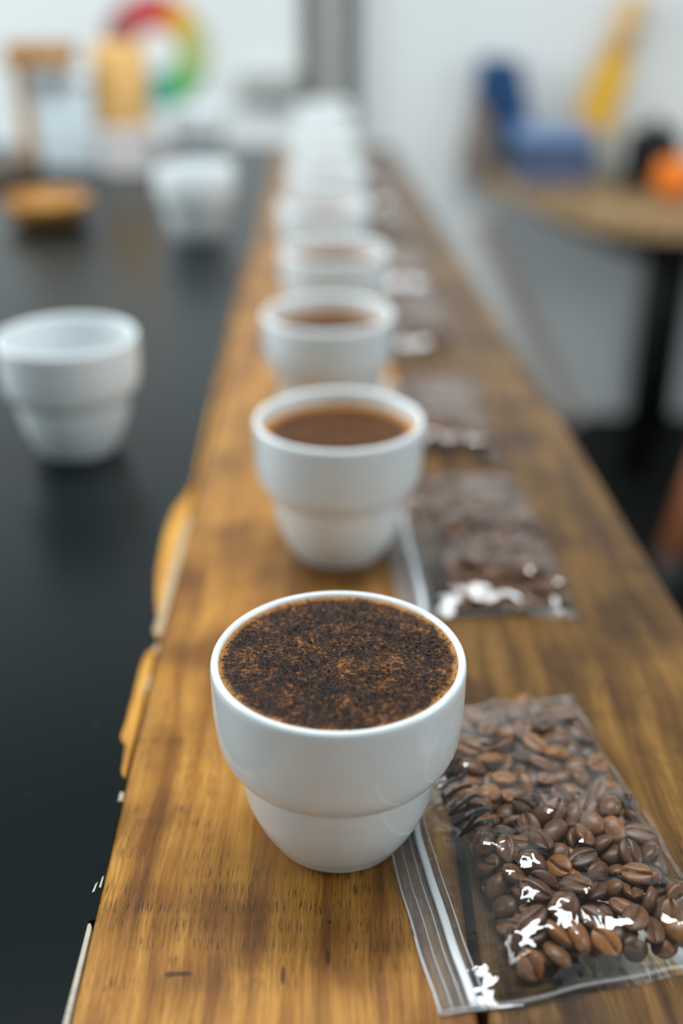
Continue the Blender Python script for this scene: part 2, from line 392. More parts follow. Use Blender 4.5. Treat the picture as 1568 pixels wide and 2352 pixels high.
# settled poses of the beans in a bag: x y z (0.01 mm) and quaternion (x 1000)
BEAN_DATA = (
    '3754 1838 270 77 953 -283 -80;3877 3040 191 662 26 29 748;3590 4006 191 200 8 -38 -979;3839 5603 191 722 28 -27 -691;3887 6629 192 150 0 0 989;'
    '4031 7838 262 2 928 -372 -1;3877 8785 262 19 -1000 -22 0;4068 9812 262 2 -589 -808 2;3873 10821 257 8 -81 -992 96;3879 12641 192 359 6 -17 -933;'
    '3997 13610 257 20 -204 974 -94;5049 1860 286 86 702 701 -92;4747 3005 191 713 28 27 700;5313 4253 191 618 -24 31 -785;5173 5430 257 45 -463 881 -85;'
    '5124 6861 191 20 -1 39 -999;5061 7829 192 989 14 2 148;4987 8716 260 18 -295 -954 57;4954 10098 191 903 35 17 428;5432 11265 191 682 -27 -29 731;'
    '5025 12465 257 96 -994 48 -5;4941 14192 257 50 515 -852 -83;6444 1962 192 702 -13 -13 712;6626 3073 191 651 -26 -30 758;6461 4431 192 959 24 -7 -282;'
    '6466 5491 191 698 -27 -28 715;6214 6839 191 614 24 -31 -789;6511 7900 191 609 -17 -23 792;6377 8970 192 408 -8 18 -913;6378 9976 192 980 8 -2 -201;'
    '6285 10732 304 285 941 -175 -53;5998 12360 192 819 20 14 574;6492 13599 191 815 -32 -23 578;7520 2173 257 81 -836 -540 52;'
    '7493 3244 258 29 -320 -943 86;7545 4154 191 997 -39 -2 62;7469 5458 191 787 -29 -22 616;7911 6795 191 742 29 -26 -669;7458 8104 258 97 -995 -4 2;'
    '7286 9087 258 64 -699 -709 65;7530 10043 192 100 2 -23 -995;7316 11232 191 523 20 33 851;7672 12647 263 33 290 950 108;7401 13623 192 784 -8 7 -621;'
    '9186 2052 262 110 -983 -147 16;8576 3333 257 17 173 -980 -95;8763 4323 257 77 -792 602 -58;9151 5693 257 64 658 -747 -72;8769 6541 191 878 -34 -19 477;'
    '8779 7756 191 990 39 -5 -132;8939 8689 282 120 -964 -212 -106;8622 10214 191 632 24 -30 -774;8764 11334 257 90 -923 371 -36;'
    '8644 12315 191 466 18 35 884;9245 13956 257 39 405 909 88;3884 2372 614 4 -339 933 -123;4144 3318 620 225 959 124 -120;3369 4865 268 119 -983 134 -25;'
    '3912 5404 694 99 -763 -635 -66;3253 6041 320 350 220 -89 -906;3261 7374 279 20 818 -568 89;3296 9267 382 934 -242 -236 119;'
    '3252 10169 330 903 132 -221 -344;4159 11683 277 126 447 884 43;3226 12976 327 162 817 485 267;3950 13686 699 222 866 445 39;'
    '4296 1514 517 563 163 203 784;5609 2925 191 740 29 26 671;4402 4729 191 644 -25 30 -764;4662 5582 545 165 -321 932 -38;4752 6277 407 214 -969 125 8;'
    '5737 7596 337 588 -220 235 -742;5248 8873 665 15 -908 -394 144;5543 9441 243 988 139 68 -18;4802 11049 327 524 223 -183 -801;'
    '5060 12035 511 946 192 -90 247;4743 13301 376 684 311 -29 659;6673 1942 610 904 4 73 421;6170 2816 588 4 -285 -955 -86;6087 3690 360 87 29 978 -189;'
    '6047 5420 622 103 250 934 232;6181 6304 597 31 -735 652 181;6289 7624 638 113 -660 -735 -105;6627 8608 603 92 630 -753 -164;'
    '6441 9642 603 692 60 1 -720;6295 11374 330 311 939 75 -127;6742 12826 328 888 215 195 357;5844 14376 191 819 32 -22 -573;8062 1452 192 344 -7 20 -939;'
    '7156 2737 672 76 907 -411 -58;7753 4610 446 813 -307 217 444;8358 5373 284 136 -715 674 -122;7055 6319 228 48 -59 99 992;'
    '7192 7356 327 238 -908 -331 -94;7617 8778 576 996 -34 78 -15;7391 10412 571 555 -63 22 829;7899 11293 355 559 -291 184 -755;'
    '7459 12208 473 669 274 24 -690;6703 14608 257 81 832 -546 -53;9190 1323 347 107 -34 930 350;8535 2544 310 888 252 -10 384;'
    '8526 4072 590 214 -216 -37 952;9383 4648 402 802 107 348 474;8432 6632 649 150 -440 885 34;8611 7293 544 38 -135 937 319;8262 9210 197 984 43 -17 173;'
    '8339 10140 592 234 89 -10 -968;8577 11114 574 639 113 48 -759;8308 12198 579 692 -8 -138 708;8655 13310 191 334 -13 -37 942;'
    '3226 3053 393 99 -869 328 -358;4025 4076 665 42 676 698 -232;3277 4609 597 903 143 -189 357;3187 5424 844 381 473 793 50;'
    '3345 6490 720 100 -119 188 970;3232 7267 775 67 756 624 -188;4206 8657 610 982 27 39 182;3935 9982 737 9 -961 -205 184;3237 11639 258 57 644 -760 -67;'
    '3156 13509 675 686 173 -309 -636;3432 14234 274 129 850 505 77;5132 2504 570 8 927 -372 -36;5142 3518 525 896 0 -23 -443;4860 4482 614 1 -912 408 -27;'
    '4681 5256 934 991 106 6 82;4431 6192 887 30 214 970 -110;4892 8039 622 992 -50 52 104;5896 9138 787 335 588 297 674;5811 10098 588 423 355 832 -49;'
    '4141 10922 620 420 11 21 907;4794 11633 825 136 14 969 208;4425 12819 668 219 -960 157 -77;5816 1879 328 742 -174 -235 604;'
    '5867 2387 879 132 -924 360 6;5840 4050 657 342 920 190 -3;5635 5342 853 943 117 -265 167;6735 6042 761 259 -836 -455 163;'
    '6328 7306 1029 259 -373 878 150;7001 8198 823 157 -883 321 303;6488 10781 781 2 -989 -26 148;6682 11885 442 80 950 -302 -13;'
    '6963 12491 829 115 806 540 212;6897 1254 484 831 447 293 -156;7763 3503 621 31 811 546 -210;6866 4920 539 919 -27 30 392;7900 5273 624 988 -80 -9 130;'
    '7433 6803 587 95 84 991 -43;7731 7534 939 111 -516 849 14;7943 7974 645 180 -877 439 76;7791 10708 883 986 -86 133 54;8012 11573 853 926 -1 -113 -360;'
    '7828 12405 1014 12 -929 -366 48;8542 2130 689 252 -555 782 131;9378 3213 337 695 -130 279 -650;8095 3924 944 73 -969 220 -87;'
    '9052 5015 756 836 -309 -93 443;8200 6167 853 691 21 -305 655;8505 7223 1060 844 -81 -55 528;8537 8437 597 299 -354 886 -28;9278 9562 192 842 0 0 540;'
    '9273 10644 439 112 313 -184 925;9348 12498 282 624 146 175 747;8153 14333 191 556 -22 -33 831;3035 2246 544 625 -101 771 -63;'
    '3151 3665 657 803 64 -413 -425;3935 4620 991 225 -87 -970 30;3213 6139 1162 563 138 -91 -810;4238 6965 647 332 328 -758 456;'
    '3855 7830 715 206 107 175 957;3211 8440 428 535 313 134 -773;4684 9612 617 298 -752 -588 9;3256 10794 676 158 787 -588 103;'
    '3935 12162 636 137 -101 984 44;4501 1952 884 167 894 -256 -327;5010 3170 926 983 52 -20 174;4697 4053 1021 335 -879 339 26;'
    '5245 5803 1212 55 771 -632 52;5627 6287 441 492 -386 -711 321;4784 7331 666 709 -681 -128 -131;5823 8344 585 496 -498 -502 -503;'
    '5490 10628 650 208 -497 811 -228;4957 10802 923 166 986 -25 13;5586 13138 341 295 -164 -189 -922;5401 13894 560 142 -429 -881 140;'
    '5923 1466 793 84 -464 -851 -232;6375 3425 946 13 439 -862 252;5817 4680 561 907 -352 -101 -208;6501 4904 1015 67 -154 986 -10;'
    '6028 6419 1054 948 30 -49 312;5703 7165 1096 157 -451 -12 879;6678 9066 1062 108 864 478 -112;6861 10044 974 144 -313 -936 69;'
    '5804 11665 738 190 -70 868 -453;6154 12445 753 264 -239 55 933;6233 13696 648 3 680 -732 50;7652 1727 635 24 641 -767 -10;'
    '8067 2852 760 576 684 282 348;7022 3709 643 296 -418 82 855;7451 5687 738 916 -271 -292 -58;7501 6542 1007 625 -90 -178 755;'
    '6960 7180 872 330 375 -275 -821;8192 9211 817 842 224 277 404;7418 9466 681 21 85 -237 -968;7120 11458 827 94 -443 -887 -89;'
    '8111 13308 560 117 342 929 79;7131 13828 585 410 24 -116 -904;8578 1412 677 390 -10 -277 878;9189 2814 790 20 -240 913 329;'
    '8260 4852 979 97 -721 655 203;9186 6008 690 41 -987 148 42;9377 6754 508 474 -138 -810 316;9488 7593 562 704 -76 694 -128;'
    '9323 8295 568 134 408 -357 829;9215 9966 675 138 -933 -309 126;9392 11494 447 361 328 558 672;9210 13138 619 185 927 305 -119;'
    '7592 14622 409 273 317 -5 -908;3270 1296 489 280 -465 -723 -427;3785 2621 1024 144 -228 962 -36;4236 3639 1202 55 -331 -941 -42;'
    '3912 5668 1214 193 -751 -631 -12;3508 7249 1169 813 22 65 578;3669 8180 1077 922 -287 -26 -260;3541 9142 921 989 -16 11 -146;'
    '4119 10371 1030 270 130 65 952;3351 11474 790 382 911 -154 4;3261 12266 740 934 32 -310 -177;5130 1755 871 567 325 56 755;'
    '4983 2666 1158 852 302 -184 387;5489 4609 1082 167 -815 488 -263;4603 4824 1219 897 294 178 -279;5140 6715 1004 15 693 651 309;'
    '5339 7898 1029 255 -114 -921 -273;4325 8793 1062 390 -187 41 -901;5134 9536 955 70 959 238 -136;4301 11460 1078 149 -918 359 -83;'
    '5449 12654 928 70 532 -842 55;7143 1995 1020 38 -901 -432 16;5721 3555 1238 33 923 -374 84;6832 4287 854 56 -293 535 -790;'
    '6904 5815 1163 193 -788 -526 257')

# ------------------------------------------------------------------ setting
def struct(name, c, mat, label, bev=0.0):
    return tag(box_obj(name, c, mat, None, bev), label, name.split('_')[0], kind='structure')
struct('floor', (-3.0, 3.0, -1.5, 2.9, -0.88, -0.82), M['floor'], 'dark floor under the tables')
struct('wall_back', (-3.0, 3.0, 2.8, 2.9, -0.82, 1.9), M['wall_paint'], 'white painted wall behind the tables')
struct('ceiling', (-3.0, 3.0, -1.5, 2.9, 1.9, 1.96), plain('dark_ceiling_paint', (0.10, 0.10, 0.095), 0.8, 0.2), 'dark painted ceiling above the tables')
tp = tag(box_obj('trim_1', (-0.098, 0.030, 2.765, 2.80, -0.82, 1.9), plain('grey_frame_paint', (0.64, 0.63, 0.58), 0.6), None, 0.003), 'grey door frame post on the white back wall', 'trim', kind='structure')
gm = plain('dark_groove_paint', (0.055, 0.062, 0.048), 0.7)
for gx in (-0.066, 0.014):
    box_obj('groove', (gx - 0.021, gx + 0.021, 2.758, 2.770, -0.81, 1.88), gm, tp, 0.001)
tag(box_obj('trim_2', (-0.237, -0.098, 2.75, 2.80, -0.022, 0.034), plain('grey_rail_paint', (0.42, 0.43, 0.40), 0.6), None, 0.004), 'short grey rail beside the door frame post', 'trim', kind='structure')

# ------------------------------------------------------------------ the cupping table
table = tag(empty('cupping_table', (0, 0, -0.82)), 'long table with black painted top and an unpainted honey coloured wooden plank edge', 'table')
def tpart(name, bm, mat, smooth=False):
    o = from_bm(name, bm, mat, table, smooth)
    o.location = (0, 0, 0.82)
    return o
def edge_x(y):            # seam between painted board and plank
    return -0.0848 - 0.0108 * (y - 0.2425)
def right_x(y):
    return 0.1705 - 0.0588 * (y - 0.4795)
Y0, Y1 = -0.12, 1.96
bm = bmesh.new()
add_prism(bm, [(edge_x(Y0), Y0), (0.0432, Y0), (0.0400, Y1), (edge_x(Y1), Y1)], -0.032, 0.0, 0.0012)
tpart('plank', bm, M['plank_a'])
bm = bmesh.new()
add_prism(bm, [(0.0468, Y0), (right_x(Y0), Y0), (right_x(Y1), Y1), (0.0425, Y1)], -0.032, 0.0, 0.0012)
tpart('plank', bm, M['plank_b'])
bm = bmesh.new()
add_prism(bm, [(-0.78, Y0), (edge_x(Y0) - 0.0016, Y0), (edge_x(Y1) - 0.0016, Y1), (-0.78, Y1)], -0.032, -0.0004, 0.0006)
tpart('painted_board', bm, M['board_wood'])
bm = bmesh.new()
add_box(bm, -0.70, 0.06, Y0 + 0.05, Y1 - 0.05, -0.055, -0.0325)
tpart('underframe', bm, M['shadow_gap'])
# the coat of black paint with its ragged, chipped right border
bord = [(edge_x(Y0) - 0.0018, Y0), (edge_x(0.25) - 0.0019, 0.25), (edge_x(0.283) - 0.0017, 0.2835), (edge_x(0.284) + 0.0003, 0.2845),
        (edge_x(0.31) + 0.0002, 0.31), (edge_x(0.33), 0.33), (edge_x(0.344), 0.344), (-0.0876, 0.3455), (-0.0878, 0.3490), (-0.0868, 0.3510),
        (edge_x(0.357) - 0.0004, 0.357), (-0.0886, 0.3596), (-0.0898, 0.3633), (-0.0905, 0.3743), (-0.0910, 0.3795), (-0.0928, 0.3820), (-0.0940, 0.3853), (-0.0939, 0.3888),
        (-0.0934, 0.3980), (-0.0936, 0.4074), (-0.0934, 0.4160), (-0.0936, 0.4238), (-0.0938, 0.4377), (-0.0935, 0.4430), (-0.0929, 0.4485), (-0.0915, 0.4520), (-0.0893, 0.4545),
        (-0.0886, 0.4590), (-0.0908, 0.4635), (-0.0922, 0.4675), (-0.0921, 0.4740), (-0.0918, 0.4800), (-0.0930, 0.4850), (-0.0944, 0.4920), (-0.0962, 0.5030), (-0.0977, 0.5150), (-0.0992, 0.5276),
        (-0.1000, 0.5420), (-0.1006, 0.5572), (-0.1010, 0.5700), (-0.1011, 0.5838), (-0.1004, 0.5950), (-0.0990, 0.6066), (-0.0968, 0.6150), (-0.0947, 0.6246), (-0.0930, 0.6360),
        (-0.0926, 0.6500), (-0.0934, 0.6900), (-0.0945, 0.7538), (-0.0950, 0.8300), (-0.0956, 0.8997), (-0.0968, 1.0000), (-0.0977, 1.1177), (-0.0976, 1.2100), (-0.0978, 1.3067), (-0.0990, 1.4300), (-0.0998, 1.5618), (-0.1015, 1.7500), (-0.1032, Y1)]
bm = bmesh.new()
add_prism(bm, [(-0.782, Y0)] + bord + [(-0.782, Y1)], -0.0004, 0.0005)
tpart('black_paint', bm, M['paint'])
# remains of pale filler along the seam
for pts in ([(-0.0866, 0.225), (-0.0849, 0.225), (-0.0855, 0.281), (-0.0862, 0.2825), (-0.0870, 0.2822)],
            [(-0.0876, 0.3442), (-0.0860, 0.3446), (-0.0862, 0.3492), (-0.0877, 0.3496)],
            [(-0.0896, 0.4490), (-0.0874, 0.4490), (-0.0874, 0.4556), (-0.0892, 0.4556)],
            [(-0.0892, 0.4180), (-0.0876, 0.4180), (-0.0876, 0.4290), (-0.0890, 0.4290)],
            [(-0.0922, 0.4640), (-0.0878, 0.4640), (-0.0878, 0.5900), (-0.0898, 0.5900), (-0.0918, 0.5700), (-0.0924, 0.5300), (-0.0920, 0.4960), (-0.0918, 0.4800)],
            [(-0.0885, 0.2966), (-0.0877, 0.2970), (-0.0873, 0.3018), (-0.0880, 0.3006)],
            [(-0.0865, 0.2990), (-0.0857, 0.2990), (-0.0857, 0.3046), (-0.0862, 0.3040)]):
    bm = bmesh.new()
    add_prism(bm, pts, -0.003, 0.0006 if pts[0][1] < 0.36 else 0.0003)
    tpart('edge_filler', bm, M['filler'] if pts[0][1] < 0.36 else M['tan_filler'])
for lx, ly in ((-0.68, 0.0), (0.03, 0.0), (-0.68, 1.84), (0.03, 1.84)):
    bm = bmesh.new()
    add_box(bm, lx - 0.025, lx + 0.025, ly - 0.025, ly + 0.025, -0.82, -0.055, 0.003)
    tpart('leg', bm, M['black_metal'])

# ------------------------------------------------------------------ cups
OUT = [(0.0, 0.0012), (0.020, 0.0012), (0.0225, 0.0), (0.0250, 0.0004), (0.0272, 0.0040), (0.0305, 0.0100), (0.0343, 0.0200), (0.0362, 0.0300), (0.0369, 0.0362)]
STEP = [(0.0370, 0.0366), (0.0375, 0.0378), (0.0405, 0.0402), (0.0434, 0.0460), (0.0446, 0.0550), (0.0449, 0.0640), (0.0450, 0.0752)]
LIP = [(0.0450, 0.0752), (0.0447, 0.0770), (0.0440, 0.0780), (0.0432, 0.0782), (0.0424, 0.0777), (0.0418, 0.0764)]
INN = [(0.0418, 0.0764), (0.0414, 0.0700), (0.0408, 0.0580), (0.0390, 0.0460), (0.0340, 0.0390), (0.0325, 0.0300), (0.0290, 0.0160), (0.0230, 0.0080), (0.0120, 0.0055), (0.0, 0.0050)]
def cup_mesh(n):
    bm = bmesh.new()
    prof = smooth_prof(OUT, 4)[:-1] + [OUT[-1]] + smooth_prof(STEP, 5) + smooth_prof(LIP, 4)[1:] + smooth_prof(INN, 4)[1:]
    lathe(bm, prof, n)
    bmesh.ops.recalc_face_normals(bm, faces=bm.faces)
    me = bpy.data.meshes.new('bowl'); bm.to_mesh(me); bm.free()
    return me
CUP_HI = cup_mesh(128)
CUP_LO = cup_mesh(64)
def inner_r(z):
    p = INN[::-1]
    for (r0, z0), (r1, z1) in zip(p, p[1:]):
        if z0 <= z < z1: return r0 + (r1 - r0) * (z - z0) / max(z1 - z0, 1e-9)
    return INN[0][0]
def coffee_disc(level, n=72, dome=0.0):
    bm = bmesh.new()
    R = inner_r(level) + 0.0002
    prof = [(R, 0.0004), (R - 0.0007, 0.0), (R - 0.002, 0.0001)] + [(R * k, dome * (1 - k * k)) for k in (0.9, 0.75, 0.6, 0.45, 0.3, 0.15)] + [(0.0, dome)]
    lathe(bm, [(r, z) for r, z in prof], n)
    me = bpy.data.meshes.new('coffee'); bmesh.ops.recalc_face_normals(bm, faces=bm.faces); bm.to_mesh(me); bm.free()
    return me, R
def make_cup(loc, label, level=None, group=None, hi=False, foam=False, rz=0.0):
    r = tag(empty('cupping_bowl', loc, rz), label, 'cup', group)
    mesh_obj('bowl', CUP_HI if hi else CUP_LO, M['porcelain'], r)
    if level:
        me, R = coffee_disc(level, 96, 0.0009 if foam else 0.0)
        c = mesh_obj('coffee', me, M['foam'] if foam else M['brew'], r)
        c.location = (0, 0, level)
        c['label'] = 'crust of dark floating coffee grounds and crema' if foam else 'brown brewed coffee'
        if foam: crust(c, R)
    return r
def crust(c, R):
    rnd = random.Random(11)
    bm = bmesh.new()
    octv = [(1,0,0),(0,1,0),(-1,0,0),(0,-1,0),(0,0,1),(0,0,-1)]
    octf = [(0,1,4),(1,2,4),(2,3,4),(3,0,4),(1,0,5),(2,1,5),(3,2,5),(0,3,5)]
    k = 0
    while k < 4600:
        a = rnd.uniform(0, 2 * PI); rr = R * math.sqrt(rnd.random())
        x, y = rr * math.cos(a), rr * math.sin(a)
        t = rr / R
        keep = 1.0 if t < 0.92 else 0.5
        if (x < 0.0 or y > 0.02) and t > 0.90: keep = 0.22
        if x < -0.02: keep *= 0.75
        # thinner band of foam across the middle
        if abs(y + 0.002 - 0.004 * math.sin(x * 150)) < 0.0035 and x > -0.006: keep *= 0.35
        if rnd.random() > keep: continue
        s = rnd.uniform(0.00010, 0.00034)
        q = Quaternion((rnd.gauss(0, 1), rnd.gauss(0, 1), rnd.gauss(0, 1), rnd.gauss(0, 1))).normalized()
        z = 0.0009 * (1 - t * t) + s * 0.25
        vs = []
        for v in octv:
            p = q @ Vector((v[0] * s * rnd.uniform(0.6, 1.4), v[1] * s * rnd.uniform(0.6, 1.4), v[2] * s))
            vs.append(bm.verts.new((x + p.x, y + p.y, z + p.z)))
        for f in octf: bm.faces.new([vs[i] for i in f])
        k += 1
    g = from_bm('coffee_grounds', bm, M['grounds'], c, False)
    g['kind'] = 'stuff'
    bm = bmesh.new()
    for i in range(150):
        a = rnd.uniform(0, 2 * PI) if i > 50 else rnd.uniform(2.4, 3.9)
        rr = R * (rnd.uniform(0.90, 0.965) if i <= 50 else math.sqrt(rnd.random()) * 0.95)
        s = rnd.uniform(0.00018, 0.00042) if i > 4 else 0.0007
        lathe(bm, [(s, 0.0), (s * 0.87, s * 0.4), (s * 0.5, s * 0.72), (0.0, s * 0.85)], 10, (rr * math.cos(a), rr * math.sin(a), 0.0009 * (1 - (rr / R) ** 2)))
    b = from_bm('bubbles', bm, M['bubble'], c, True)
    b['kind'] = 'stuff'
ROW = 'white coffee cups lined up on the wooden plank'
cups = [(-0.0011, 0.3310, 0.0764, 'sharply focused white stepped cup with a crust of coffee grounds, nearest in the row'),
        (-0.0014, 0.5530, 0.0690, 'white stepped cup of brown coffee, second in the row from the front'),
        (-0.0091, 0.7440, 0.0655, 'white stepped cup of dark coffee, third in the row from the front'),
        (-0.0060, 0.9200, 0.0670, 'blurred white stepped cup, fourth in the row from the front'),
        (-0.0172, 1.1060, 0.0650, 'blurred white stepped cup, fifth in the row from the front'),
        (-0.0163, 1.2850, 0.0650, 'blurred white stepped cup, sixth in the row from the front'),
        (-0.0208, 1.4760, 0.0650, 'blurred white stepped cup, seventh in the row from the front'),
        (-0.0258, 1.6700, 0.0650, 'blurred white stepped cup, eighth in the row from the front'),
        (-0.0289, 1.8500, 0.0650, 'blurred white stepped cup at the far end of the row')]
for i, (x, y, lv, lb) in enumerate(cups):
    make_cup((x, y, 0.0), lb, lv, ROW, hi=i < 2, foam=i == 0, rz=0.4 * i)
EM = 'white cups standing on the black tabletop'
make_cup((-0.1755, 0.6930, 0.0005), 'empty white stepped cup standing on the black tabletop at the left edge', None, EM, hi=True)
make_cup((-0.1640, 1.2950, 0.0005), 'blurred white cup on the black tabletop between the wooden dish and the plank', None, EM)
make_cup((-0.2180, 1.8000, 0.0005), 'very blurred white cup at the far end of the black tabletop', None, EM)

# ------------------------------------------------------------------ bags of beans
def bean_mesh(name, L=0.0058, W=0.00445, T=0.00325, lean=0.0, hi=True):
    bm = bmesh.new()
    nv = 12 if hi else 6
    if hi:
        yb = [-1, -0.9, -0.72, -0.48, -0.26, -0.14, -0.07, 0, 0.07, 0.14, 0.26, 0.48, 0.72, 0.9, 1]
        top = [PI * k / 10 for k in range(1, 10)]
    else:
        yb = [-1, -0.55, -0.14, 0, 0.14, 0.55, 1]
        top = [PI * k / 4 for k in range(1, 4)]
    ang = [('b', y) for y in yb] + [('t', a) for a in top]
    rings = []
    for i in range(nv + 1):
        ph = PI * i / nv
        x = L * math.cos(ph); s = math.sin(ph)
        if i in (0, nv):
            rings.append([bm.verts.new((x, 0, -0.0006))]); continue
        ring = []
        for kind, q in ang:
            if kind == 'b':
                y = q * W * s
                z = -math.sqrt(max(0, 1 - q * q)) ** 0.6 * 0.0012 * s
                g = y / W - 0.10 * math.sin(x / L * 2.6 + lean) - lean * 0.03
                z += 0.0016 * math.exp(-(g / 0.085) ** 2) * min(1.0, s * 1.5)
            else:
                y = W * s * math.cos(q)
                z = T * s * math.sin(q) * (1 + 0.06 * lean * math.cos(ph))
            ring.append(bm.verts.new((x, y, z - 0.0006)))
        rings.append(ring)
    for a, b in zip(rings, rings[1:]):
        n = max(len(a), len(b))
        for k in range(n):
            k2 = (k + 1) % n
            if len(a) == 1: bm.faces.new((a[0], b[k], b[k2]))
            elif len(b) == 1: bm.faces.new((a[k], a[k2], b[0]))
            else: bm.faces.new((a[k], a[k2], b[k2], b[k]))
    bmesh.ops.recalc_face_normals(bm, faces=bm.faces)
    me = bpy.data.meshes.new(name); bm.to_mesh(me); bm.free()
    for p in me.polygons: p.use_smooth = True
    me.materials.append(M['bean'])
    return me
BEANS = [bean_mesh('coffee_bean', 0.0058, 0.00445, 0.00325, 0.0), bean_mesh('coffee_bean', 0.0055, 0.0044, 0.0033, 0.9), bean_mesh('coffee_bean', 0.0059, 0.0042, 0.0030, -0.8)]
BEAN_LO = bean_mesh('coffee_bean_small', hi=False)
POSES = []
for rec in BEAN_DATA.split(';'):
    v = [int(t) for t in rec.split()]
    POSES.append((Vector(v[:3]) * 1e-5, Quaternion([t / 1000 for t in v[3:]]).normalized()))

def film_heights(verts, W, L, nu, nv, seed, slack):
    """a slack membrane lying on the beans, held down at its border"""
    ob = np.full((nu + 1, nv + 1), 0.0008)
    iu = np.clip(np.rint(verts[:, 0] / W * nu).astype(int), 0, nu)
    iv = np.clip(np.rint(verts[:, 1] / L * nv).astype(int), 0, nv)
    np.maximum.at(ob, (iu, iv), verts[:, 2] + 0.00035)
    U, V = np.meshgrid(np.linspace(0, W, nu + 1), np.linspace(0, L, nv + 1), indexing='ij')
    edge = np.minimum(np.minimum(U, W - U), np.minimum(V, L - V))
    pin = edge < 0.0012
    rs = np.random.RandomState(seed)
    wr = np.zeros_like(U)
    for _ in range(16):
        k = rs.uniform(150, 520); a = rs.uniform(0, PI); p = rs.uniform(0, 2 * PI)
        wr += np.sin(k * (U * math.cos(a) + V * math.sin(a)) + p + 0.8 * np.sin(90 * U + p)) * (1.0 / k) * 160
    wr *= slack / 16.0
    h = ob.copy()
    for it in range(260):
        avg = h.copy()
        avg[1:-1, 1:-1] = 0.25 * (h[2:, 1:-1] + h[:-2, 1:-1] + h[1:-1, 2:] + h[1:-1, :-2])
        h = np.maximum(ob, avg)
        h[pin] = 0.0007
    m = np.clip(edge / 0.008, 0, 1)
    return h + np.abs(wr) * m, U, V

